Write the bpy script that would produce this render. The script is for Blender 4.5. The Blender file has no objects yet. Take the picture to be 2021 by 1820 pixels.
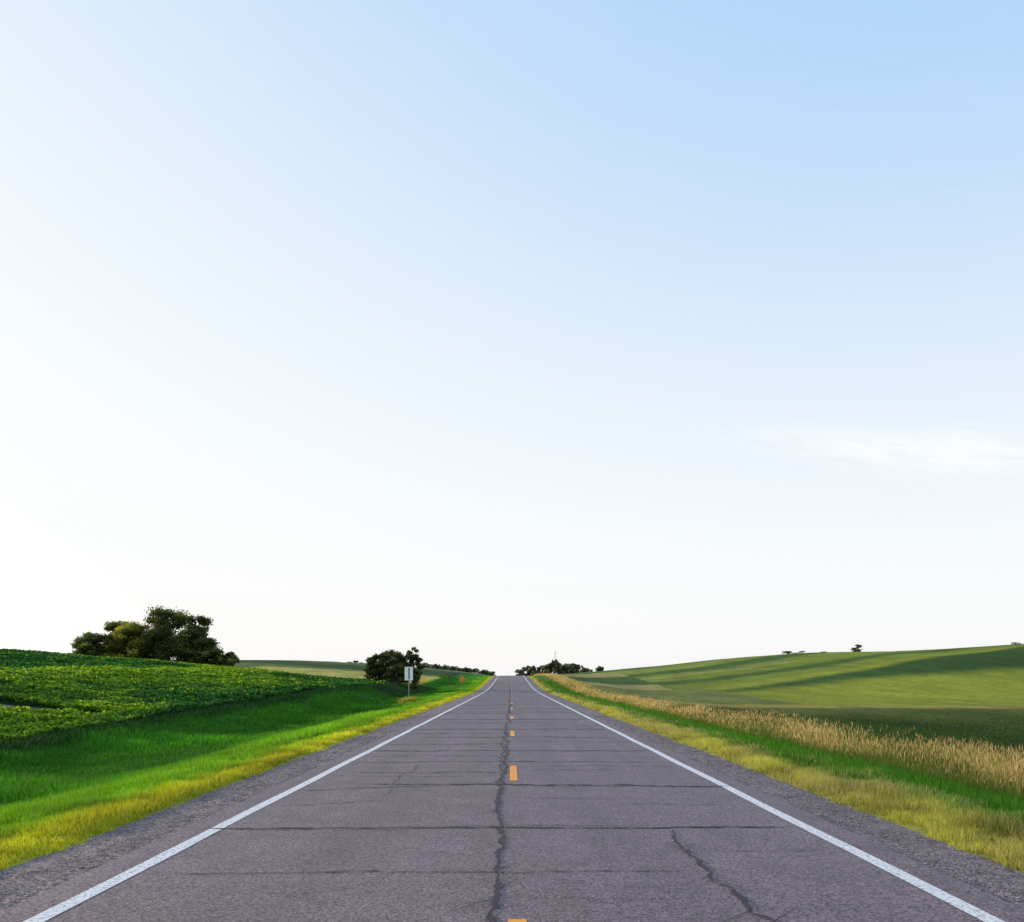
import bpy, math, numpy as np
from mathutils import Vector
rng=np.random.default_rng(7)
scene=bpy.context.scene
col=scene.collection
scene.view_settings.view_transform='Standard'
scene.view_settings.look='None'
scene.view_settings.exposure=0

# ---------------------------------------------------------------- helpers
def sm(t):
    t=np.clip(t,0,1); return t*t*(3-2*t)
def lerp(a,b,t): return a+(b-a)*t
def vnoise(x,y,s=0):
    r=0
    for i,(a,b,c,w) in enumerate([(1,.37,.3,1),(-.61,1.13,1.7,.8),(1.73,-1.21,2.9,.55),(2.9,2.1,.4,.4),(-4.1,3.7,5.1,.28),(6.3,5.2,1.1,.2)]):
        r=r+w*np.sin(a*x+b*y+c+s*1.37*(i+1)+1.3*np.sin(.7*b*x-.6*a*y+s))
    return r/3.2
def build(name,V,loops,sizes,mat,colr=None,smooth=False,**props):
    me=bpy.data.meshes.new(name)
    V=np.asarray(V,np.float32); loops=np.asarray(loops,np.int32).ravel(); sizes=np.asarray(sizes,np.int32)
    me.vertices.add(len(V)); me.vertices.foreach_set('co',V.ravel())
    me.loops.add(len(loops)); me.loops.foreach_set('vertex_index',loops)
    me.polygons.add(len(sizes))
    st=np.concatenate([[0],np.cumsum(sizes)[:-1]]).astype(np.int32)
    me.polygons.foreach_set('loop_start',st)
    me.polygons.foreach_set('loop_total',sizes)
    me.polygons.foreach_set('use_smooth',np.full(len(sizes),smooth,dtype=bool))
    me.update(calc_edges=True)
    if colr is not None:
        ca=me.color_attributes.new('Col','FLOAT_COLOR','POINT')
        c=np.ones((len(V),4),np.float32); c[:,:3]=colr
        ca.data.foreach_set('color',c.ravel())
    me.materials.append(mat)
    ob=bpy.data.objects.new(name,me); col.objects.link(ob)
    for k,v in props.items(): ob[k]=v
    return ob
def grid(name,xs,ys,zf,mat,cf=None,**props):
    X,Y=np.meshgrid(xs,ys); Z=zf(X,Y)
    V=np.stack([X,Y,Z],-1).reshape(-1,3)
    n=len(xs); m=len(ys)
    i=(np.arange(m-1)[:,None]*n+np.arange(n-1)[None,:]).ravel()
    F=np.stack([i,i+1,i+n+1,i+n],1)
    c=None if cf is None else cf(X.ravel(),Y.ravel())
    return build(name,V,F,np.full(len(F),4),mat,c,True,**props)

# ---------------------------------------------------------------- terrain functions
def R(Y):
    return 2.75*sm((Y-108)/182)-5.5*sm((Y-300)/260)
def D(Y): return np.where(Y<110,np.interp(Y,[0,30,60,85,110],[-.85,-.85,-.6,-.35,-.3]),R(Y)-.3)
def E(Y): return np.where(Y<140,np.interp(Y,[0,29,45,62,78,100,140],[-.75,-.5,-.15,.2,.6,.75,.9]),.9+(R(Y)-R(140)))
def HL(a,Y):
    r=R(Y)
    z=np.where(a<6,r-.05-.04*(a-5),0)
    z=np.where(a>=6,lerp(r-.09,D(Y),sm((a-6)/4.2)),z)
    z=np.where(a>=12,lerp(D(Y),E(Y),sm((a-12)/4.3)),z)
    b=45*(1-np.exp(-np.clip(a-16.3,0,None)/45))
    z=z+.14*b*(1-.5*sm((Y-98)/50))
    # rolling swells and furrow-like dips across the crop slope
    z=z+(.15*np.sin(a*.42+Y*.05+1.2*np.sin(Y*.06))+.12*vnoise(a*.28,Y*.11,21))*sm((a-18)/8)*(1-sm((Y-95)/40))
    return z
def HR(a,Y):
    r=R(Y)
    z=r-.05-.03*(a-5)
    z=np.where(a>6.2,lerp(r-.09,r-.55,sm((a-6.2)/2.2)),z)
    z=np.where(a>10,lerp(r-.55,r*.3-1.5,sm((a-10)/18)),z)
    z=z+.14*vnoise(a*.14,Y*.07,31)*sm((a-14)/12)
    return z
def H(X,Y):
    X=np.asarray(X,float);Y=np.asarray(Y,float)
    a=np.abs(X)
    nl=HL(a,Y); nr=HR(a,Y)
    fl=np.interp(a,[8,26,42,68,129,300,800],[3.3,5.4,6.9,9.0,7.9,8,8])
    fr=np.interp(a,[8,20,40,75,100,125,160,200,235,300,800],[3.0,3.6,5.2,8.7,11,12.6,13.2,15.2,17.8,20.5,21])
    w=sm((a-5)/6)
    zl=lerp(nl,fl,sm((Y-165)/250)*w)
    zr=lerp(nr,fr,sm((Y-95)/310)*w)
    # gentle spur on the right-hand slope
    zr=zr+1.6*np.exp(-((Y-(190+(X-60)*.9))/38)**2)*sm((X-45)/70)*sm((Y-120)/60)
    z=np.where(X<0,zl,zr)
    z=np.where(a<5,r0(X,Y),z)
    q=sm((Y-470)/260)*np.where(a<5,.6,1)
    z=lerp(z,-3.0,q)
    und=vnoise(X*.11,Y*.06,2)*.10*sm((a-9)/10)+vnoise(X*.9,Y*.8,1)*.045*sm((a-6)/3)
    und=und+vnoise(X*.021,Y*.017,5)*.6*sm((a-30)/40)*sm((Y-120)/100)
    z=z+und
    return z
def r0(X,Y):
    a=np.abs(X)
    return R(Y)-.10+.05*sm((a-4.55)/.35)

# fields and colours (linear albedo, some with painted shade)
def C(X,Y):
    a=np.abs(X)
    n1=vnoise(X*.35,Y*.16,3); n2=vnoise(X*1.3,Y*.9,4); n3=vnoise(X*.05,Y*.03,6)
    c=np.zeros((len(X),3))
    def put(m,rgb,var=.15,n=None):
        n=n2 if n is None else n
        m=np.clip(m,0,1)[:,None]
        v=np.array(rgb)[None,:]*(1+var*n[:,None])
        nonlocal c
        c=c*(1-m)+v*m
    L=X<0
    put(np.ones(len(X)),(.10,.17,.03),.2,n3)
    # left side
    put(L*1.0,(.035,.11,.02))
    put((L&(a>6.1)).astype(float)*sm((16-a)/1),(.044,.180,.016),.45,n1)
    put((L)*sm((9.2+.9*n1-a)/2.6),(.12,.29,.02),.2)
    put((L)*sm((6.1+.45*n1-a)/1.0),(.37,.39,.04),.18)
    fld=L&(a>16.2+.2*n2)
    put(fld*1.0,(.036,.10,.02),.25)
    put((fld&(Y>118))*1.0,(.10,.15,.045),.15,n3)
    put((L&(Y>150)&(Y<195+a*.3)&(a>15)&(a<56))*1.0,(.38,.34,.10),.2)
    put((L&(Y>205+a*.35)&(Y<262+a*.2)&(a>14))*1.0,(.035,.075,.025),.12,n3)
    put((L&(Y>262+a*.2)&(a>14))*1.0,(.085,.125,.05),.12,n3)
    put((L&(Y>310)&(a>60)&(Y<345+.2*a))*1.0,(.13,.18,.06),.12,n3)
    put((L&(Y>330)&(a<58)&(a>12))*1.0,(.22,.22,.09),.12,n3)
    put((L&(Y>100)&(Y<150)&(a>12)&(a<26))*1.0,(.03,.075,.02),.12,n1)  # field lying in shade, its darkness painted into the ground colour
    pr=((X+21)/2.9)**2+((Y-39.5)/2.0)**2
    put(sm((1.3-pr+.3*n2)/.4)*1.0,(.20,.15,.135),.2)
    # right side
    Rr=~L
    put(Rr*1.0,(.036,.072,.018),.35,n1)  # shadow over the right field painted into its dark base colour
    put(Rr*sm((Y-50+8*n1)/50)*sm((a-12)/4),(.080,.102,.025),.25,n1)  # softens the far edge of the painted field shadow
    put(Rr*sm((14.5-a+.8*n1)/4.5),(.12,.135,.035),.2,n1)
    put(Rr*sm((9.4+.4*n1-a)/1.0),(.055,.16,.018),.2,n1)
    put(Rr*sm((6.1+.45*n1-a)/.8),(.31,.325,.06),.18)
    bd=104-.02*X+2.5*n1
    fs=sm((Y-bd+6)/12)*sm((a-10.5)/2)*Rr
    far=Rr&(Y>bd)&(a>11.5)
    put(fs,(.225,.25,.030),.18,n3)
    put(fs*sm((bd+12-Y)/11),(.30,.23,.075),.25,n1)
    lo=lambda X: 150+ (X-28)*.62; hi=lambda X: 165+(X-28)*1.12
    put((far*sm((Y-lo(X)-5*n3)/18)*sm((hi(X)+4*n3-Y)/12))*sm((X-24)/14),(.036,.082,.018),.18,n3)  # shaded fold of the hill, painted as a dark green strip
    put(far*sm((Y-hi(X)-4*n3)/9),(.165,.21,.032),.2,n3)
    put(far*sm((Y-hi(X)-20-4*n3)/12)*sm((hi(X)+46-Y)/10),(.058,.11,.024),.15,n3)
    put(far*sm((Y-hi(X)-60)/4)*sm((hi(X)+70-Y)/4)*sm((105-X)/20),(.28,.25,.09),.1,n3)
    put(far*sm((Y-hi(X)-78-5*n3)/12)*sm((hi(X)+116-Y)/10),(.058,.11,.024),.15,n3)
    put(far*sm((Y-hi(X)-124)/8)*sm((hi(X)+152-Y)/8),(.19,.22,.05),.1,n3)
    put(far*sm((Y-hi(X)-160)/8),(.075,.13,.03),.1,n3)
    put((Rr&(Y>112)&(a>11)&(a<30+.05*Y)&(Y<175))*1.0,(.15,.17,.05),.2,n1)
    put((Rr&(Y>175)&(a>10)&(a<24+.04*Y)&(Y<330))*1.0,(.28,.24,.09),.15,n1)
    put((Rr&(Y>200)&(a>14)&(a<24+.04*Y)&(Y<270))*1.0,(.055,.10,.03),.15,n1)
    return np.clip(c,.004,.8)

# ---------------------------------------------------------------- materials
def newmat(name):
    m=bpy.data.materials.new(name); m.use_nodes=True
    nt=m.node_tree; nt.nodes.clear(); return m,nt,nt.nodes,nt.links
def foliage(name,trans=.4,rough=.6,bright=1.0,spec=.2):
    m,nt,N,L=newmat(name)
    o=N.new('ShaderNodeOutputMaterial'); at=N.new('ShaderNodeAttribute'); at.attribute_name='Col'
    p=N.new('ShaderNodeBsdfPrincipled'); p.inputs['Roughness'].default_value=rough
    p.inputs['Specular IOR Level'].default_value=spec
    t=N.new('ShaderNodeBsdfTranslucent'); mx=N.new('ShaderNodeMixShader'); mx.inputs[0].default_value=trans
    hs=N.new('ShaderNodeHueSaturation'); hs.inputs['Value'].default_value=1.3*bright; hs.inputs['Saturation'].default_value=1.1; hs.inputs['Hue'].default_value=.49
    L.new(at.outputs['Color'],p.inputs['Base Color']); L.new(at.outputs['Color'],hs.inputs['Color']); L.new(hs.outputs[0],t.inputs['Color'])
    L.new(p.outputs[0],mx.inputs[1]); L.new(t.outputs[0],mx.inputs[2]); L.new(mx.outputs[0],o.inputs[0])
    return m
def ground_mat():
    m,nt,N,L=newmat('ground_cover')
    o=N.new('ShaderNodeOutputMaterial'); at=N.new('ShaderNodeAttribute'); at.attribute_name='Col'
    p=N.new('ShaderNodeBsdfPrincipled'); p.inputs['Roughness'].default_value=.95; p.inputs['Specular IOR Level'].default_value=.05
    tc=N.new('ShaderNodeTexCoord')
    n=N.new('ShaderNodeTexNoise'); n.inputs['Scale'].default_value=.9; n.inputs['Detail'].default_value=10; n.inputs['Roughness'].default_value=.78
    mp=N.new('ShaderNodeMapRange'); mp.inputs['From Min'].default_value=.3; mp.inputs['From Max'].default_value=.7; mp.inputs['To Min'].default_value=.45; mp.inputs['To Max'].default_value=1.55
    mu=N.new('ShaderNodeMix'); mu.data_type='RGBA'; mu.blend_type='MULTIPLY'; mu.inputs[0].default_value=1
    mpp=N.new('ShaderNodeMapping'); mpp.inputs['Scale'].default_value=(.5,.12,0); mpp.inputs['Rotation'].default_value=(0,0,.55)
    n2=N.new('ShaderNodeTexNoise'); n2.inputs['Scale'].default_value=.4; n2.inputs['Detail'].default_value=6
    mp2=N.new('ShaderNodeMapRange'); mp2.inputs['From Min'].default_value=.35; mp2.inputs['From Max'].default_value=.65; mp2.inputs['To Min'].default_value=.84; mp2.inputs['To Max'].default_value=1.16
    mul=N.new('ShaderNodeMath'); mul.operation='MULTIPLY'
    b=N.new('ShaderNodeBump'); b.inputs['Strength'].default_value=.8; b.inputs['Distance'].default_value=.5
    L.new(tc.outputs['Object'],n.inputs['Vector']); L.new(tc.outputs['Object'],mpp.inputs['Vector']); L.new(mpp.outputs[0],n2.inputs['Vector'])
    L.new(n.outputs['Fac'],mp.inputs['Value']); L.new(n2.outputs['Fac'],mp2.inputs['Value'])
    L.new(mp.outputs[0],mul.inputs[0]); L.new(mp2.outputs[0],mul.inputs[1])
    L.new(at.outputs['Color'],mu.inputs[6]); L.new(mul.outputs[0],mu.inputs[7])
    L.new(mu.outputs[2],p.inputs['Base Color']); L.new(n.outputs['Fac'],b.inputs['Height']); L.new(b.outputs[0],p.inputs['Normal'])
    L.new(p.outputs[0],o.inputs[0]); return m
def stony(name,c1,c2,scale,bump,bdist,rough=.85,big=.12,streak=False,spec=.3):
    m,nt,N,L=newmat(name)
    o=N.new('ShaderNodeOutputMaterial'); p=N.new('ShaderNodeBsdfPrincipled'); p.inputs['Roughness'].default_value=rough; p.inputs['Specular IOR Level'].default_value=spec
    tc=N.new('ShaderNodeTexCoord')
    v=N.new('ShaderNodeTexVoronoi'); v.inputs['Scale'].default_value=scale
    n=N.new('ShaderNodeTexNoise'); n.inputs['Scale'].default_value=scale*.6; n.inputs['Detail'].default_value=5; n.inputs['Roughness'].default_value=.7
    bw=N.new('ShaderNodeSeparateColor')
    av=N.new('ShaderNodeMath'); av.operation='ADD'
    cr=N.new('ShaderNodeValToRGB'); cr.color_ramp.elements[0].position=.1; cr.color_ramp.elements[1].position=1.0
    cr.color_ramp.elements[0].color=(*c1,1); cr.color_ramp.elements[1].color=(*c2,1)
    L.new(tc.outputs['Object'],v.inputs['Vector']); L.new(tc.outputs['Object'],n.inputs['Vector'])
    L.new(v.outputs['Color'],bw.inputs[0])
    hf=N.new('ShaderNodeMath'); hf.operation='MULTIPLY'; hf.inputs[1].default_value=.5
    L.new(bw.outputs[0],hf.inputs[0]); L.new(hf.outputs[0],av.inputs[0]); L.new(n.outputs['Fac'],av.inputs[1])
    mr=N.new('ShaderNodeMapRange'); mr.inputs['From Min'].default_value=.4; mr.inputs['From Max'].default_value=1.1
    L.new(av.outputs[0],mr.inputs['Value']); L.new(mr.outputs[0],cr.inputs[0])
    mp=N.new('ShaderNodeMapping'); mp.inputs['Scale'].default_value=(1.3,.06,1) if streak else (.5,.25,1)
    n2=N.new('ShaderNodeTexNoise'); n2.inputs['Scale'].default_value=1.2; n2.inputs['Detail'].default_value=5
    m2=N.new('ShaderNodeMapRange'); m2.inputs['From Min'].default_value=.3; m2.inputs['From Max'].default_value=.7; m2.inputs['To Min'].default_value=1-big; m2.inputs['To Max'].default_value=1+big
    mu=N.new('ShaderNodeMix'); mu.data_type='RGBA'; mu.blend_type='MULTIPLY'; mu.inputs[0].default_value=1
    L.new(tc.outputs['Object'],mp.inputs[0]); L.new(mp.outputs[0],n2.inputs['Vector']); L.new(n2.outputs['Fac'],m2.inputs['Value'])
    n3=N.new('ShaderNodeTexNoise'); n3.inputs['Scale'].default_value=1.4; n3.inputs['Detail'].default_value=6; n3.inputs['Roughness'].default_value=.6
    m3=N.new('ShaderNodeMapRange'); m3.inputs['From Min'].default_value=.3; m3.inputs['From Max'].default_value=.7; m3.inputs['To Min'].default_value=.84; m3.inputs['To Max'].default_value=1.16
    L.new(tc.outputs['Object'],n3.inputs['Vector']); L.new(n3.outputs['Fac'],m3.inputs['Value'])
    mm=N.new('ShaderNodeMath'); mm.operation='MULTIPLY'; L.new(m2.outputs[0],mm.inputs[0]); L.new(m3.outputs[0],mm.inputs[1])
    L.new(cr.outputs[0],mu.inputs[6]); L.new(mm.outputs[0],mu.inputs[7]); L.new(mu.outputs[2],p.inputs['Base Color'])
    b=N.new('ShaderNodeBump'); b.inputs['Strength'].default_value=bump; b.inputs['Distance'].default_value=bdist
    L.new(av.outputs[0],b.inputs['Height']); L.new(b.outputs[0],p.inputs['Normal'])
    L.new(p.outputs[0],o.inputs[0]); return m
def paint(name,c,c2,scale=30,lo=.35,hi=.5,rough=.6):
    m,nt,N,L=newmat(name)
    o=N.new('ShaderNodeOutputMaterial'); p=N.new('ShaderNodeBsdfPrincipled'); p.inputs['Roughness'].default_value=rough
    tc=N.new('ShaderNodeTexCoord'); n=N.new('ShaderNodeTexNoise'); n.inputs['Scale'].default_value=scale; n.inputs['Detail'].default_value=6; n.inputs['Roughness'].default_value=.7
    cr=N.new('ShaderNodeValToRGB'); cr.color_ramp.elements[0].position=lo; cr.color_ramp.elements[1].position=hi
    cr.color_ramp.elements[0].color=(*c2,1); cr.color_ramp.elements[1].color=(*c,1)
    L.new(tc.outputs['Object'],n.inputs['Vector']); L.new(n.outputs['Fac'],cr.inputs[0]); L.new(cr.outputs[0],p.inputs['Base Color']); L.new(p.outputs[0],o.inputs[0])
    return m
M_ground=ground_mat()
M_grass=foliage('grass_blades',.45)
M_leaf=foliage('crop_leaves',.4,.75,1.0,.08)
M_tree=foliage('tree_leaves',.38,.7)
M_asph=stony('asphalt',(.022,.015,.023),(.295,.215,.245),62,.9,.010,.68,.14,True,.42)
M_grav=stony('gravel',(.050,.038,.044),(.41,.33,.335),38,.9,.014,.95,.20,False,.12)
M_white=paint('white_road_paint',(.70,.69,.72),(.24,.20,.22),26,.38,.50)
M_yel=paint('yellow_road_paint',(.85,.30,.006),(.36,.16,.05),30,.34,.5)
M_crack=paint('crack_filler',(.012,.010,.018),(.028,.024,.034),12,.4,.6,.9)
M_stone=paint('pebbles',(.38,.32,.315),(.12,.10,.10),6,.35,.65,.9)
M_bark=paint('bark',(.09,.065,.045),(.03,.022,.016),8,.35,.65,.95)
M_post=paint('galvanised_post',(.30,.30,.30),(.18,.18,.18),8,.35,.6,.5)
M_signw=paint('white_sign_sheet',(.90,.90,.90),(.84,.84,.84),3,.3,.5,.4)
M_signd=paint('dark_sign_bar',(.02,.02,.025),(.035,.035,.04),3,.3,.5,.5)
M_signo=paint('orange_sign_sheet',(.80,.22,.01),(.7,.18,.01),3,.3,.5,.4)

# ---------------------------------------------------------------- ground, road
xa=[0,1,2,3,3.6,4,4.3]+list(np.arange(4.5,26,.22))
while xa[-1]<3500: xa.append(xa[-1]*1.018+.02)
xa=np.array(xa); xs=np.concatenate([-xa[:0:-1],xa])
ys=list(np.arange(-30,7,1.0))+list(np.arange(7,30,.3))
while ys[-1]<4500: ys.append(ys[-1]*1.009)
ys=np.array(ys)
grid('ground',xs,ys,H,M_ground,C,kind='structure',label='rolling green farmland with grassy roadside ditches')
ry=ys[ys<900]
grid('road',np.linspace(-3.86,3.92,17),ry,lambda X,Y:R(Y)-.012*(np.abs(X)/3.9)**2,M_asph,kind='structure',label='cracked two lane grey asphalt country road')
for nm,sg,x0 in (('gravel_shoulder',-1,3.80),('gravel_shoulder',1,3.86)):
    xx=sg*np.linspace(x0,5.25,11); xx=np.sort(xx)
    grid(nm,xx,ry,lambda X,Y:R(Y)-.022-.055*sm((np.abs(X)-3.85)/1.3)+.006*vnoise(X*5,Y*4,3),M_grav,kind='structure',label='loose grey gravel shoulder beside the asphalt')

def ribbon(pts,w):
    P=np.array(pts,float); t=np.gradient(P[:,:2],axis=0); t/=np.linalg.norm(t,axis=1)[:,None]+1e-9
    nrm=np.stack([-t[:,1],t[:,0]],1); ww=np.asarray(w)[:,None]/2
    return P[:,:2]+nrm*ww, P[:,:2]-nrm*ww
def ribbons(name,lst,dz,mat,**props):
    V=[];F=[];o=0
    for j,(P,w) in enumerate(lst):
        A,B=ribbon(P,w); n=len(A)
        for Q in (A,B):
            z=R(Q[:,1])-.012*(np.abs(Q[:,0])/3.9)**2+dz+.00003*j
            V.append(np.column_stack([Q,z]))
        i=np.arange(n-1)+o; F.append(np.stack([i,i+n,i+n+1,i+1],1)); o+=2*n
    V=np.concatenate(V);F=np.concatenate(F)
    return build(name,V,F,np.full(len(F),4),mat,None,False,**props)
yl=ry[(ry>3)&(ry<420)]
for x in (-3.45,3.5):
    ww=.155+.010*vnoise(yl*2.1,yl*0+x,1)
    ribbons('edge_line',[(np.column_stack([np.full(len(yl),x)+.008*np.sin(yl*.9),yl]),ww)],.004,M_white,kind='structure',label='worn white edge line painted on asphalt')
ds=[]
for k in range(26):
    y0=15.75-12.2+12.2*k
    yy=np.linspace(y0,y0+(3.12 if k==0 else 2.8),8); ds.append((np.column_stack([np.full(8,.045),yy]),np.full(8,.135)))
ribbons('centre_line_dashes',ds,.004,M_yel,kind='structure',label='worn yellow dashed centre line on asphalt')
cl=[]
def jag(n,seed,amp,hold=.93):
    r=np.random.default_rng(seed); v=np.zeros(n+8); a=0
    for i in range(n+8):
        a=a*hold+r.normal(0,amp); v[i]=a
    v=np.convolve(v,np.ones(3)/3,'same')[4:n+4]
    return v
def wid(n,seed,w):
    r=np.random.default_rng(seed+500); k=np.ones(3)/3
    return w*np.clip(np.convolve(r.lognormal(0,.65,n),k,'same'),.2,2.2)
def crack_x(y,x0,x1,w,amp=.012,s=0,slope=0):
    x=np.arange(x0,x1,.035); n=len(x)
    yy=y+slope*(x-x0)+jag(n,s,amp)+.05*vnoise(x*.9+s,x*0,s)
    wd=wid(n,s,w)*np.clip((x-x0)/.5,.1,1)*np.clip((x1-x)/.5,.1,1)
    cl.append((np.column_stack([x,yy]),np.clip(wd,.004,None)))
def crack_y(x,y0,y1,w,amp=.012,s=0,big=.05,br=0):
    y=np.arange(y0,y1,.04); n=len(y)
    xx=x+jag(n,s,amp,.93)+big*vnoise(y*.5,y*0+s,s)
    wd=wid(n,s,w)*np.clip((y-y0)/.5,.1,1)*np.clip((y1-y)/.5,.1,1)
    cl.append((np.column_stack([xx,y]),np.clip(wd,.004,None)))
    r=np.random.default_rng(s+90)
    for b in range(br):
        i=r.integers(5,n-30); m=r.integers(8,20); d=r.choice([-1,1])
        yy=y[i]+np.arange(m)*.03*r.choice([-1,1]); xb=xx[i]+d*np.arange(m)*r.uniform(.008,.03)+jag(m,s+b,.005)*.5
        xb+=xx[i]-xb[0]
        cl.append((np.column_stack([xb,yy]),np.linspace(w*.6,.003,m)))
crack_x(10.75,-3.75,3.4,.044,.013,1,.012); crack_x(10.62,-3.2,-1,.016,.01,41); crack_x(10.9,-1.0,1.7,.014,.012,42)
crack_x(8.25,-3.3,1.7,.016,.012,2,.02); crack_x(9.3,1.9,3.4,.010,.012,51,.05); crack_x(7.3,-.1,1.5,.008,.012,52)
crack_x(14.4,-3.5,-.1,.034,.018,3,.27); crack_x(15.3,-2.6,3.7,.050,.018,4,-.06); crack_x(14.9,0,3.5,.024,.02,12)
crack_x(17.2,-3.2,.1,.030,.02,5); crack_x(17.6,.1,2.3,.022,.02,6); crack_x(12.6,-3.5,-1.6,.014,.02,46,.3); crack_x(12.9,1.4,3.3,.014,.02,47,-.1)
crack_x(13.4,-.1,1.9,.012,.015,53); crack_x(16.4,-2.9,-.8,.02,.02,54); crack_x(18.4,.3,3.5,.022,.02,55)
crack_x(19.4,-3.5,3.2,.040,.02,7); crack_x(20.8,-3.5,.0,.03,.02,56); crack_x(22.3,-3.6,3.6,.07,.025,8); crack_x(24.6,-3.5,0,.06,.025,9); crack_x(25.5,0,3.5,.04,.025,57); crack_x(27.5,-3.0,3.4,.07,.03,10); crack_x(29.4,-3.5,.4,.05,.03,58)
crack_x(31.8,-3.6,3.6,.13,.03,13); crack_x(34,0,3.5,.06,.03,59); crack_x(36.5,-3.4,2.4,.10,.03,14)
y=39.5;k=20
while y<190:
    crack_x(y,-3.6,3.6 if k%3 else .5,.09+.0018*y,.03,k); y+=3.8+2.2*math.sin(k*2.3)+y*.015; k+=1
crack_y(-.13,3,45,.032,.015,1,.06,34); crack_y(-.20,12,30,.024,.016,4,.08,10)
crack_y(-.1,45,170,.055,.012,5)
crack_y(1.84,3,10.78,.023,.022,7,.07,22)
crack_y(-1.9,13.6,19,.012,.015,9,.1)
ribbons('road_cracks',cl,.008,M_crack,kind='structure',label='dark tar filled cracks crossing the asphalt')

# ---------------------------------------------------------------- grass & crops
def blades(name,X,Y,h,w,cols,lean=.25,zoff=0,mat=M_grass,base=.55,basecol=None,**props):
    n=len(X); Z=H(X,Y)+zoff
    th=rng.uniform(0,2*np.pi,n); d=np.stack([np.cos(th),np.sin(th)],1)
    la=rng.uniform(0,2*np.pi,n); ln=np.abs(rng.normal(0,lean,n))*h
    L=np.stack([np.cos(la),np.sin(la)],1)*ln[:,None]
    B=np.column_stack([X,Y,Z-.02])
    def off(f,k,zz):
        P=B.copy(); P[:,:2]+=L*f; P[:,:2]+=d*(w*k)[:,None]; P[:,2]+=h*zz; return P
    v=[off(0,-.5,0),off(0,.5,0),off(.4,.42,.6),off(.4,-.42,.6),off(1,0*1.,1-.0)]
    V=np.stack(v,1).reshape(-1,3)
    i=np.arange(n)[:,None]*5
    loops=np.concatenate([i,i+1,i+2,i+3,i+3,i+2,i+4],1)
    sizes=np.tile([4,3],n)
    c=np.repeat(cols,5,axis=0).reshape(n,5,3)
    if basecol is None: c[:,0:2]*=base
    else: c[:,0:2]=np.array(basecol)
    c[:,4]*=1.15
    return build(name,V,loops,sizes,mat,np.clip(c.reshape(-1,3),0,.9),False,**props)
def powY(n,y0,y1,p):
    u=rng.random(n); q=1-p
    return (y0**q+u*(y1**q-y0**q))**(1/q)
def vary(c,v=.25,yel=.15):
    n=len(c); k=1+rng.normal(0,v,n); c=c*np.clip(k,.4,1.9)[:,None]; c[:,0]*=1+rng.normal(0,yel,n); return np.clip(c,.003,.85)
# left verge
n=110000; Y=powY(n,7.6,260,1.75); X=-(4.80+.22*vnoise(Y*1.1,Y*0,2)+.15*vnoise(Y*5,Y*0,5)+np.abs(rng.beta(1.1,1.4,n))*2.3)
f=np.clip(Y/14,1,9)
hh=(.08+.09*rng.random(n))*np.clip((-X-4.6)/.5,.4,1)*(1+.6*vnoise(X*3,Y*2,1))*1.1
c=vary(C(X,Y)*(1+.5*vnoise(X*2.3,Y*1.3,5))[:,None]); 
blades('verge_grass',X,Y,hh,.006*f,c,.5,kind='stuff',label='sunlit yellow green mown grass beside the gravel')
# ditch
n=180000; Y=powY(n,11,220,1.6); X=-(6.2+rng.random(n)*10.2); k=(-X<.6*Y); X=X[k];Y=Y[k]
f=np.clip(Y/14,1,9); n=len(X)
patch=np.clip(.5+1.0*vnoise(X*.55,Y*.35,9),.0,1.6)
hh=(.10+.13*rng.random(n))*(.6+1.0*patch)
c=vary(C(X,Y),.25,.1)*(.6+.65*patch)[:,None]
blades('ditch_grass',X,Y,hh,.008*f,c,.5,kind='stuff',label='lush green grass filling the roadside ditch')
# right verge
n=110000; Y=powY(n,7.6,260,1.75); X=(4.78+.19*vnoise(Y*1.0,Y*0,7)+.15*vnoise(Y*5,Y*0,3)+np.abs(rng.beta(1.1,1.3,n))*2.2)
f=np.clip(Y/14,1,9)
hh=(.09+.11*rng.random(n))*np.clip((X-4.6)/.5,.4,1)*(1+.6*vnoise(X*3,Y*2,4))*1.15
c=vary(C(X,Y)*(1+.5*vnoise(X*2.3,Y*1.3,8))[:,None])
dry=rng.random(n)<np.clip(.18+.25*vnoise(X*1.5,Y*.8,15),.03,.6); c[dry]=vary(np.tile([[.46,.37,.19]],(dry.sum(),1)),.2,.05)
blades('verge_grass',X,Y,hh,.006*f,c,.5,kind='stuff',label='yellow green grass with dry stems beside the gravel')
# right mid green
n=130000; Y=powY(n,10,200,1.7); X=6.2+rng.random(n)*7.6
f=np.clip(Y/14,1,9)
hh=(.20+.24*rng.random(n))*sm((X-5.8)/1.4)
c=vary(C(X,Y)*np.array([.8,1.,.75]),.28,.12)
blades('ditch_grass',X,Y,hh,.008*f,c,.35,kind='stuff',label='tall green grass on the roadside slope')
def tall(n):
    Y=powY(n,13,420,1.25); X=9.0+rng.beta(1.4,2.0,n)*5.0+.5*vnoise(Y*.4,Y*0,2)
    k=rng.random(n)<np.clip(.5+.8*vnoise(X*1.1,Y*.45,8),.10,1); return X[k],Y[k]
X,Y=tall(42000); n=len(X)
f=np.clip(Y/20,1,7)
hh=(.25+.40*rng.random(n))*(1+.3*vnoise(X*1.2,Y*.5,8))
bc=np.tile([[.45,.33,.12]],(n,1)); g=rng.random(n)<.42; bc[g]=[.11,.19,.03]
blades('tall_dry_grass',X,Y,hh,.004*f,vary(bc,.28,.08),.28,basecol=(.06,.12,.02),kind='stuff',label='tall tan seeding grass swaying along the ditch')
X,Y=tall(26000); n=len(X)
f=np.clip(Y/20,1,7); hb=(.28+.44*rng.random(n)**1.4)*(1+.3*vnoise(X*1.2,Y*.5,8))
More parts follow.
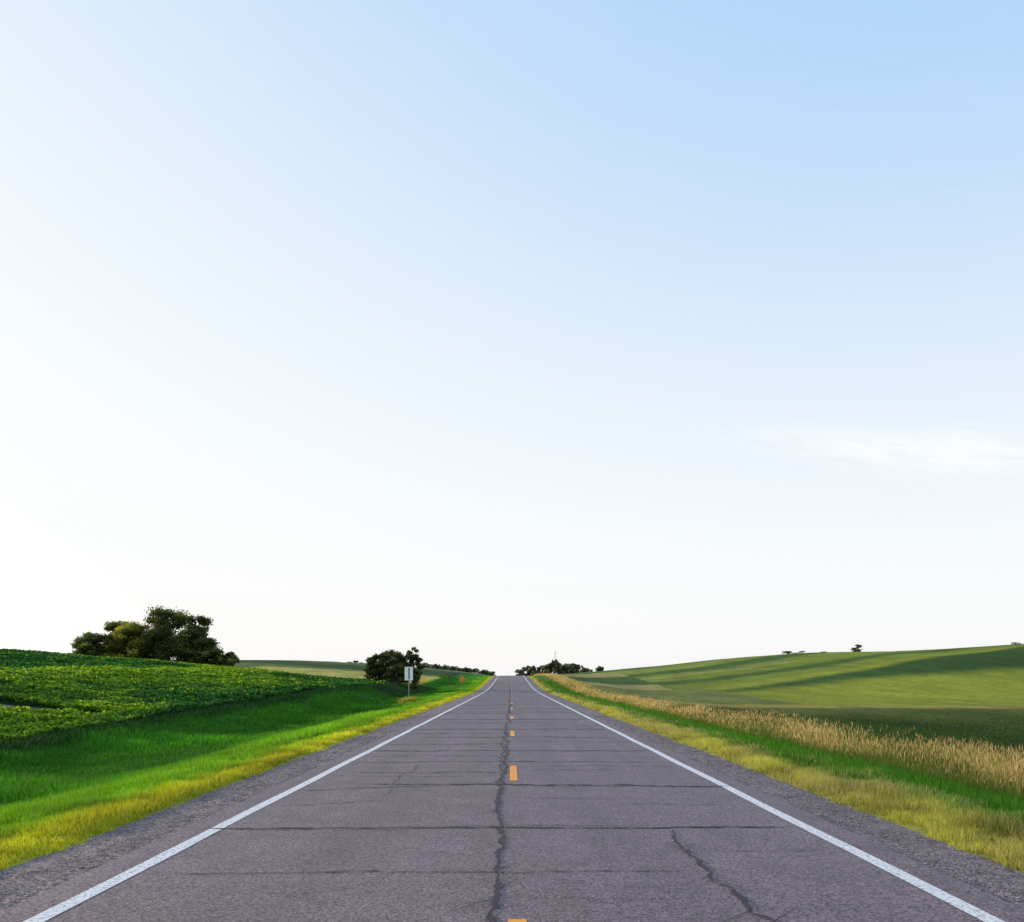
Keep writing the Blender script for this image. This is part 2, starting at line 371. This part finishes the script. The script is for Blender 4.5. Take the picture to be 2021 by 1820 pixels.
blades('grass_seed_heads',X,Y,.08+.10*rng.random(n),.008*f,vary(np.tile([[.60,.43,.19]],(n,1)),.25,.06),.55,zoff=hb-.06,base=.9,kind='stuff',label='tan feathery seed heads on tall grass')
def leaves(name,X,Y,Z,s,cols,tilt,mat,**props):
    n=len(X)
    a=rng.uniform(0,2*np.pi,n); tx=rng.normal(0,tilt,n); ty=rng.normal(0,tilt,n)
    nx,ny,nz=np.sin(tx),np.sin(ty),np.cos(tx)*np.cos(ty)+.05
    N=np.stack([nx,ny,nz],1); N/=np.linalg.norm(N,axis=1)[:,None]
    A=np.stack([np.cos(a),np.sin(a),np.zeros(n)],1); U=A-N*(A*N).sum(1)[:,None]; U/=np.linalg.norm(U,axis=1)[:,None]
    W=np.cross(N,U); P=np.stack([X,Y,Z],1); s=s[:,None]
    V=np.stack([P-U*s,P+W*s*.6,P+U*s,P-W*s*.6],1).reshape(-1,3)
    i=np.arange(n)[:,None]*4; F=np.concatenate([i,i+1,i+2,i+3],1)
    return build(name,V,F,np.full(n,4),mat,np.repeat(np.clip(cols,.002,.9),4,axis=0),False,**props)
n=110000; Y=powY(n,18,100,1.5); rr=rng.uniform(.1,.62,n); X=rr*Y; k=(X>10.8)&(rng.random(n)>sm((Y-60)/40)); X=X[k];Y=Y[k]; n=len(X)
leaves('low_crop',X,Y,H(X,Y)+.02+.16*rng.random(n),.022*np.clip(Y/18,1,3),vary(C(X,Y)*1.1,.22,.1),.5,M_leaf,kind='stuff',label='low green crop in a field, shade painted into its colour')
# soybeans
n=380000; Y=powY(n,24,128,1.15); rr=rng.uniform(-.64,-.12,n); X=rr*Y; k=X<-16.6+.4; X=X[k];Y=Y[k]
row=np.round(X/.76)*.76; X=row+rng.normal(0,.17,len(X)); X=np.minimum(X,-16.3+.35*vnoise(Y*.8,Y*0,3))
pr=((X+21)/2.9)**2+((Y-39.5)/2.0)**2+.3*vnoise(X*2,Y*2,3); k=pr>1.2; X=X[k];Y=Y[k]; n=len(X)
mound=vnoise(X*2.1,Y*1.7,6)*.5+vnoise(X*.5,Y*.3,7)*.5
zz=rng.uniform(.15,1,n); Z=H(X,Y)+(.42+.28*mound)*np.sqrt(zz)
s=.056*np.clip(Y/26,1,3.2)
lit=sm(.36+1.3*vnoise(X*.20,Y*.11,12)+.8*np.exp(-((-X-22-(Y-40)*.12)/5)**2)-.35+.5*mound)  # mask for sunlit patches painted into the soybean leaf colours
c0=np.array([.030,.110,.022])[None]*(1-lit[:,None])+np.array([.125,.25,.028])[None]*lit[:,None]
c=vary(c0*(.25+.95*zz[:,None]),.42,.15); b=rng.random(n)<.02+.17*lit; c[b]=vary(np.tile([[.32,.44,.04]],(b.sum(),1)),.2,.1)  # scattered brighter leaves are painted sun highlights
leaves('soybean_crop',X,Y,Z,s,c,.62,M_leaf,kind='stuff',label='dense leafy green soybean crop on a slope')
n=14000; Y=powY(n,25,130,1.4); X=-16.1+rng.normal(0,.45,n)+.3*vnoise(Y*.8,Y*0,3)
blades('field_edge_weeds',X,Y,.12+.3*rng.random(n),.02*np.clip(Y/20,1,4),vary(np.tile([[.028,.085,.02]],(n,1)),.3,.1),.7,kind='stuff',label='dark weeds along the crop field edge')
# pebbles on shoulders
n=30000; Y=powY(n,6,45,1.8); side=np.where(rng.random(n)<.5,-1,1); X=side*(3.90+rng.random(n)**1.0*1.2)
s=(.004+.011*rng.random(n)**2)*np.clip(Y/10,1,2.2); Z=R(Y)-.022-.055*sm((np.abs(X)-3.85)/1.3)+s*.3
oc=np.array([[1,0,0],[0,1,0],[-1,0,0],[0,-1,0],[0,0,.8],[0,0,-.8]],float)
a=rng.uniform(0,6.28,n); ca,sa=np.cos(a),np.sin(a)
J=oc[None]*(1+rng.normal(0,.25,(n,6,3))); Vx=J[...,0]*ca[:,None]-J[...,1]*sa[:,None]; Vy=J[...,0]*sa[:,None]+J[...,1]*ca[:,None]
V=np.stack([X[:,None]+Vx*s[:,None],Y[:,None]+Vy*s[:,None]*.8,Z[:,None]+J[...,2]*s[:,None]*.7],-1).reshape(-1,3)
T=np.array([[0,1,4],[1,2,4],[2,3,4],[3,0,4],[1,0,5],[2,1,5],[3,2,5],[0,3,5]])
F=(np.arange(n)[:,None,None]*6+T[None]).reshape(-1,3)
build('loose_gravel',V,F,np.full(len(F),3),M_stone,None,False,kind='stuff',label='loose pebbles scattered over the gravel shoulders')

# ---------------------------------------------------------------- trees
def tube(path,rad,ns=7):
    V=[];F=[]
    for i,(p,r) in enumerate(zip(path,rad)):
        p=np.array(p,float); t=np.array(path[min(i+1,len(path)-1)],float)-np.array(path[max(i-1,0)],float); t/=np.linalg.norm(t)
        u=np.cross(t,[.3,.9,.2]); u/=np.linalg.norm(u); v=np.cross(t,u)
        for k in range(ns):
            a=2*math.pi*k/ns; V.append(p+r*(math.cos(a)*u+math.sin(a)*v))
    for i in range(len(path)-1):
        for k in range(ns):
            F.append((i*ns+k,i*ns+(k+1)%ns,(i+1)*ns+(k+1)%ns,(i+1)*ns+k))
    return V,F
def tree_meshes(seed,h,w,nleaf,ls,low=.08,ncl=22,tone=(.05,.085,.022)):
    r=np.random.default_rng(seed)
    Vt=[];Ft=[]
    def add(path,rad):
        V,F=tube(path,rad); o=len(Vt); Vt.extend(V); Ft.extend([tuple(o+i for i in f) for f in F])
    tr=h*.028+.04
    tp=[(0,0,-.3),(.02*h,0,h*.15),(0,.02*h,h*.35),(.03*h,.01*h,h*.6),(.02*h,0,h*.85)]
    add(tp,[tr*1.25,tr,tr*.8,tr*.5,tr*.15])
    cl=[]
    for i in range(ncl):
        zf=low+ (1-low)*(r.random()**.8)*.88+.04
        prof=math.sin(math.pi*min(1,max(.06,(zf-low*.3)/(1.08-low*.3)))**.8)**.65
        a=r.random()*6.283; rd=w*.5*prof*math.sqrt(r.random())*.84
        cr=(.08+.11*r.random())*w*(.75+.5*prof)*.8
        z=min(zf*h,h-cr*.75)
        cl.append((rd*math.cos(a),rd*math.sin(a),max(z,cr*.6),cr,r.choice([.55,.85,1.2,1.8])))
    cl.append((0.05*w,0,h-.10*w,.10*w,1.1))
    for c in cl[:9]:
        z0=max(.12*h,c[2]*.55); add([(0,0,z0),(c[0]*.5,c[1]*.5,lerp(z0,c[2],.45)),(c[0],c[1],c[2])],[tr*.45,tr*.28,tr*.08])
    cl=np.array(cl); wt=cl[:,3]**2; ci=r.choice(len(cl),nleaf,p=wt/wt.sum())
    d=r.normal(size=(nleaf,3)); d/=np.linalg.norm(d,axis=1)[:,None]
    rad=cl[ci,3]*(r.random(nleaf)**.40)*(1+.26*r.normal(size=nleaf)); 
    P=cl[ci,:3]+d*rad[:,None]*np.array([1,1,.8]); P[:,2]=np.maximum(P[:,2],.03*h)
    nr=d*.9+r.normal(size=(nleaf,3))*.6; nr/=np.linalg.norm(nr,axis=1)[:,None]
    u=np.cross(nr,r.normal(size=(nleaf,3))); u/=np.linalg.norm(u,axis=1)[:,None]; v=np.cross(nr,u)
    s=(ls*r.uniform(.5,1.2,nleaf))[:,None]
    V=np.stack([P-u*s,P+v*s*.65,P+u*s,P-v*s*.65],1).reshape(-1,3)
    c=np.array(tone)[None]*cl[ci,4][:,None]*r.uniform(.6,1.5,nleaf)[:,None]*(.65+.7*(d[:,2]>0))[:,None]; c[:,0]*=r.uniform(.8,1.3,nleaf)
    F=np.arange(nleaf*4).reshape(-1,4)
    return (np.array(Vt),Ft),(V,F,np.repeat(c,4,axis=0))
def make_tree(name,x,y,top,w,seed,nleaf,ls,label,cat='tree',group=None,low=.08,ncl=22,tone=(.05,.085,.022),sink=0):
    b=float(H(np.array([x]),np.array([y]))[0])-sink; h=top-b
    (Vt,Ft),(V,F,c)=tree_meshes(seed,h,w,nleaf,ls,low,ncl,tone)
    e=bpy.data.objects.new(name,None); e.empty_display_size=1; e.location=(x,y,b); col.objects.link(e)
    e['label']=label; e['category']=cat
    if group: e['group']=group
    t=build('trunk',Vt,[i for f in Ft for i in f],[4]*len(Ft),M_bark); t.parent=e
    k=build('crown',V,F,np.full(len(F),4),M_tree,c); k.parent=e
    return e
G1='grove of broad trees on the crop hill'
TN=[(.070,.092,.024),(.085,.105,.024),(.15,.160,.026),(.060,.082,.022),(.070,.090,.022),(.085,.102,.024),(.06,.08,.02)]
for i,(x,y,top,w,lab) in enumerate([
 (-68.9,150,9.3,5.2,'rounded green tree at the end of a grove'),
 (-64.9,151,11.2,7.2,'full leafy tree standing in a grove'),
 (-61.0,148,11.1,8.0,'broad leafy tree with yellow green leaves in a grove'),
 (-58.6,154,12.0,8.4,'dark leafy tree behind others in a grove'),
 (-55.9,149,13.4,10,'tallest broad dark tree in the grove'),
 (-51.6,151,12.3,7.0,'upright leafy tree with uneven top in a grove'),
 (-49.5,148,8.2,6.2,'low dark tree at the grove edge')]):
    make_tree('tree',x,y,top,w,100+i,16000,.185,lab,'tree',G1,.05,46,TN[i])
for i,(x,y,top,w,lab) in enumerate([(-47.2,148,5.7,3.4,'small bushy tree beside the grove'),(-44.9,146,6.1,3.6,'small round tree with gaps at the field edge')]):
    make_tree('tree',x,y,top,w,120+i,5000,.16,lab,'tree',G1,.05,20,(.08,.10,.024))
G2='clump of small trees beside the ditch'
for i,(x,y,top,w,lab) in enumerate([(-19.3,130,5.3,3.2,'squat dark green tree in a roadside clump'),(-17.9,131,5.9,4.0,'bushy dark tree in a roadside clump'),(-16.0,129,5.6,4.1,'dense dark tree in a roadside clump'),(-14.0,130,6.3,3.2,'slender tree with sparse top in a roadside clump')]):
    make_tree('tree',x,y,top,w,143+i,9000,.125,lab,'tree',G2,.02,42,(.068,.085,.024),sink=.1)
protos=[]
for i in range(5):
    (Vt,Ft),(V,F,c)=tree_meshes(200+i,10,7.5,2400,.45,.03,26,(.085,.10,.055))
    t=build('trunk',Vt,[j for f in Ft for j in f],[4]*len(Ft),M_bark); k=build('crown',V,F,np.full(len(F),4),M_tree,c)
    protos.append((t,k))
used=set()
def far_tree(x,y,top,w,i,label,group,name='tree',cat='tree'):
    b=float(H(np.array([x]),np.array([y]))[0])-.2; h=top-b
    e=bpy.data.objects.new(name,None); e.location=(x,y,b); col.objects.link(e)
    e.scale=(w/7.5,w/7.5,h/10); e.rotation_euler=(0,0,i*1.7)
    e['label']=label; e['category']=cat; e['group']=group
    for p in protos[i%5]:
        if p.name in used: q=p.copy(); col.objects.link(q)
        else: q=p; used.add(p.name)
        q.parent=e
px=lambda x,Y:(x-1009)/1811*Y
i=0
for x,t in [(1026,19),(1034,24),(1043,27),(1052,26),(1061,24),(1070,27),(1079,29),(1088,33),(1096,38),(1104,33),(1113,29),(1122,31),(1131,32),(1140,29),(1149,27),(1157,22),(1165,19),(1184,26)]:
    Y=690+ (i*37)%40; far_tree(px(x,Y),Y,1.75+t/1811*Y,9.5,i,'distant dark tree in a hedgerow beyond the road crest','trees in a distant hedgerow'); i+=1
for k,x in enumerate(range(836,980,6)):
    t=lerp(32,15,(x-836)/144)+1.8*math.sin(k*1.9); Y=690+(k*29)%40
    far_tree(px(x,Y),Y,1.75+t/1811*Y,6.8,i,'distant dark tree in a row on the ridge','row of distant trees on the ridge'); i+=1
for x,t,w in [(690,34,4.5),(703,36,4.5),(714,33,4.0)]:
    Y=500; far_tree(px(x,Y),Y,1.75+t/1811*Y,w,i,'low dark shrub on a field ridge','shrubs on the field ridge','shrub','shrub'); i+=1
for x,t,w,Y in [(1694,68,4.6,395),(1686,61,3,395),(1555,55,5.5,415),(1583,55,4.5,420),(1571,52,3.2,420),(1495,44,6,400),(1510,43,5,400),(1627,54,4,415),(2005,72,5,380)]:
    far_tree(px(x,Y),Y,1.75+t/1811*Y,w,i,'lone small tree standing on the grassy hill' if t>60 else 'low dark shrub on the grassy hill','shrubs and trees on the hill','tree' if t>60 else 'shrub','tree' if t>60 else 'shrub'); i+=1
n=900; X=-8.2+rng.normal(0,.28,n); Y=73.3+rng.normal(0,.3,n)
blades('weed_clump',X,Y,.35+.35*rng.random(n),.03*np.ones(n),vary(np.tile([[.30,.29,.05]],(n,1)),.3,.1),.6,kind='stuff',label='yellowish weeds around the sign post foot')

# ---------------------------------------------------------------- signs
def boxes(name,lst,mat,parent=None,bev=.004):
    V=[];F=[]
    for (cx,cy,cz,sx,sy,sz) in lst:
        o=len(V)
        for dx in(-1,1):
            for dy in(-1,1):
                for dz in(-1,1): V.append((cx+dx*sx/2,cy+dy*sy/2,cz+dz*sz/2))
        F+=[(o,o+1,o+3,o+2),(o+4,o+6,o+7,o+5),(o,o+4,o+5,o+1),(o+2,o+3,o+7,o+6),(o,o+2,o+6,o+4),(o+1,o+5,o+7,o+3)]
    ob=build(name,V,[i for f in F for i in f],[4]*len(F),mat)
    m=ob.modifiers.new('b','BEVEL'); m.width=bev; m.segments=2
    if parent: ob.parent=parent
    return ob
def hz(x,y): return float(H(np.array([x]),np.array([y]))[0])
def empty(name,loc,label,cat):
    e=bpy.data.objects.new(name,None); e.location=loc; col.objects.link(e); e['label']=label; e['category']=cat; return e
zb=hz(-8.2,73.6); e=empty('road_sign',(-8.2,73.6,zb),'tall narrow white road sign with dark vertical bar on post','road sign')
t=2.70-zb; c=t-.53
boxes('post',[(0,.03,t/2-.25,.07,.05,t+.3)],M_post,e)
boxes('sign_panel',[(0,0,c,.66,.012,1.08)],M_signw,e)
boxes('sign_bar',[(0.02,-.0095,c,.10,.004,.92)],M_signd,e,.001)
def diamond(name,r,y,th,z,mat,parent):
    pts=[]
    for k in range(4):
        a=math.pi/2*k+math.pi/2
        cxx,czz=(r-.06*1.4)*math.cos(a),(r-.06*1.4)*math.sin(a)
        for j in range(-2,3):
            b=a+j*math.pi/8; pts.append((cxx+.06*math.cos(b),z+czz+.06*math.sin(b)))
    m=len(pts); V=[(p[0],y,p[1]) for p in pts]+[(p[0],y+th,p[1]) for p in pts]
    loops=list(range(m))+list(range(2*m-1,m-1,-1)); sizes=[m,m]
    for k in range(m): loops+=[k,k+m,(k+1)%m+m,(k+1)%m]; sizes.append(4)
    ob=build(name,V,loops,sizes,mat); ob.parent=parent; return ob
zb=hz(-6.5,122); e=empty('warning_sign',(-6.5,122,zb),'orange diamond shaped warning sign on a metal post','road sign')
boxes('post',[(0,.03,.85,.05,.05,2.1)],M_post,e)
diamond('sign_panel',.46,0,.004,1.75-zb,M_signo,e)
diamond('sign_border',.41,-.003,.002,1.75-zb,M_signd,e); diamond('sign_face',.39,-.006,.002,1.75-zb,M_signo,e)
# distant lattice mast
Y=760; x=px(1096,Y); b=hz(x,Y); top=1.75+54/1811*Y; hM=top-b
e=empty('radio_mast',(x,Y,b),'pale thin lattice mast beyond a distant hedgerow','mast')
V=[];F=[]
def addt(p,q,r):
    a,f=tube([p,q],[r,r],4); o=len(V); V.extend(a); F.extend([tuple(o+i for i in g) for g in f])
cs=[(-1,-1),(1,-1),(1,1),(-1,1)]; nb=7
for lv in range(nb):
    z0,z1=hM*lv/nb,hM*(lv+1)/nb; w0,w1=1.9*(1-lv/nb)+.15,1.9*(1-(lv+1)/nb)+.15
    for k in range(4):
        a0,a1=cs[k],cs[(k+1)%4]
        addt((a0[0]*w0,a0[1]*w0,z0),(a0[0]*w1,a0[1]*w1,z1),.11)
        addt((a0[0]*w0,a0[1]*w0,z0),(a1[0]*w1,a1[1]*w1,z1),.06)
        addt((a0[0]*w1,a0[1]*w1,z1),(a1[0]*w1,a1[1]*w1,z1),.06)
mo=build('lattice_frame',V,[i for f in F for i in f],[4]*len(F),M_post); mo.parent=e

# ---------------------------------------------------------------- light, sky, camera
el=math.radians(10.0); az=math.radians(-64)   # azimuth clockwise from +Y
to=Vector((math.sin(az)*math.cos(el),math.cos(az)*math.cos(el),math.sin(el)))
sl=bpy.data.lights.new('sun','SUN'); sl.energy=5; sl.angle=math.radians(.6); sl.color=(1,.78,.46)
so=bpy.data.objects.new('sun',sl); so.rotation_euler=to.to_track_quat('Z','Y').to_euler(); so.location=(-50,20,40); col.objects.link(so)
w=bpy.data.worlds.new('World'); scene.world=w; w.use_nodes=True; nt=w.node_tree; N=nt.nodes; L=nt.links; N.clear()
o=N.new('ShaderNodeOutputWorld'); bg=N.new('ShaderNodeBackground'); sk=N.new('ShaderNodeTexSky'); sk.sky_type='NISHITA'; sk.sun_disc=False
sk.sun_elevation=el; sk.sun_rotation=az%(2*math.pi); sk.air_density=1; sk.dust_density=1.5; sk.ozone_density=2
bg.inputs['Strength'].default_value=.15
def math_(op,a,b=None,c=None):
    n=N.new('ShaderNodeMath'); n.operation=op
    for i,v in enumerate((a,b,c)):
        if v is None: continue
        if isinstance(v,(int,float)): n.inputs[i].default_value=v
        else: L.new(v,n.inputs[i])
    return n.outputs[0]
tc=N.new('ShaderNodeTexCoord'); sep=N.new('ShaderNodeSeparateXYZ'); L.new(tc.outputs['Generated'],sep.inputs[0])
z=math_('MAXIMUM',sep.outputs[2],0.0)
hzv=math_('POWER',math_('SUBTRACT',1.0,z),5.0)
bw=N.new('ShaderNodeRGBToBW'); L.new(sk.outputs[0],bw.inputs[0]); lum=math_('MULTIPLY',bw.outputs[0],.15)
azi=math_('ARCTAN2',sep.outputs[0],sep.outputs[1]); ele=math_('ARCSINE',sep.outputs[2])
# thin cirrus
dx=math_('DIVIDE',math_('SUBTRACT',azi,.425),.12)
dy=math_('DIVIDE',math_('ADD',math_('SUBTRACT',ele,.222),math_('MULTIPLY',math_('SUBTRACT',azi,.44),.15)),.016)
msk=math_('POWER',2.718,math_('MULTIPLY',math_('ADD',math_('MULTIPLY',dx,dx),math_('MULTIPLY',dy,dy)),-1.0))
cmb=N.new('ShaderNodeCombineXYZ'); L.new(math_('MULTIPLY',azi,14.0),cmb.inputs[0]); L.new(math_('MULTIPLY',math_('ADD',ele,math_('MULTIPLY',azi,.22)),75.0),cmb.inputs[1])
cn=N.new('ShaderNodeTexNoise'); cn.inputs['Scale'].default_value=1.2; cn.inputs['Detail'].default_value=8; cn.inputs['Roughness'].default_value=.6; cn.inputs['Distortion'].default_value=.8; L.new(cmb.outputs[0],cn.inputs['Vector'])
cm=N.new('ShaderNodeMapRange'); cm.inputs['From Min'].default_value=.34; cm.inputs['From Max'].default_value=.66; L.new(cn.outputs['Fac'],cm.inputs['Value'])
cloud=math_('ADD',math_('MULTIPLY',math_('MULTIPLY',msk,cm.outputs[0]),2.8),math_('MULTIPLY',cm.outputs[0],.03))
ex=math_('ADD',math_('ADD',math_('MULTIPLY',math_('SUBTRACT',lum,.138),5.8),math_('MULTIPLY',hzv,2.1)),cloud)
t=math_('SUBTRACT',1.0,math_('POWER',2.718,math_('MULTIPLY',math_('MAXIMUM',ex,0.0),-1.0)))
wc=N.new('ShaderNodeMix'); wc.data_type='RGBA'; wc.inputs[6].default_value=(.975,1.0,1.0,1); wc.inputs[7].default_value=(1.0,.962,.93,1)
L.new(math_('POWER',math_('SUBTRACT',1.0,z),11.0),wc.inputs[0])
hc=N.new('ShaderNodeMix'); hc.data_type='RGBA'; hc.inputs[6].default_value=(.39,.63,.94,1); L.new(wc.outputs[2],hc.inputs[7]); L.new(t,hc.inputs[0])
gl=math_('ADD',math_('MULTIPLY',math_('MAXIMUM',math_('SUBTRACT',lum,.8),0.0),1.2),1.0)
hv=N.new('ShaderNodeVectorMath'); hv.operation='SCALE'; L.new(hc.outputs[2],hv.inputs[0]); L.new(math_('MULTIPLY',gl,1/.15),hv.inputs['Scale'])
L.new(hv.outputs[0],bg.inputs[0]); L.new(bg.outputs[0],o.inputs[0])
cam=bpy.data.cameras.new('camera'); co=bpy.data.objects.new('camera',cam); col.objects.link(co)
cam.lens=36*1811/2022; cam.sensor_width=36; cam.shift_y=.2127; cam.shift_x=.001; cam.clip_end=10000; cam.clip_start=.1
co.location=(0,0,1.75); co.rotation_euler=(math.radians(90),0,0); scene.camera=co
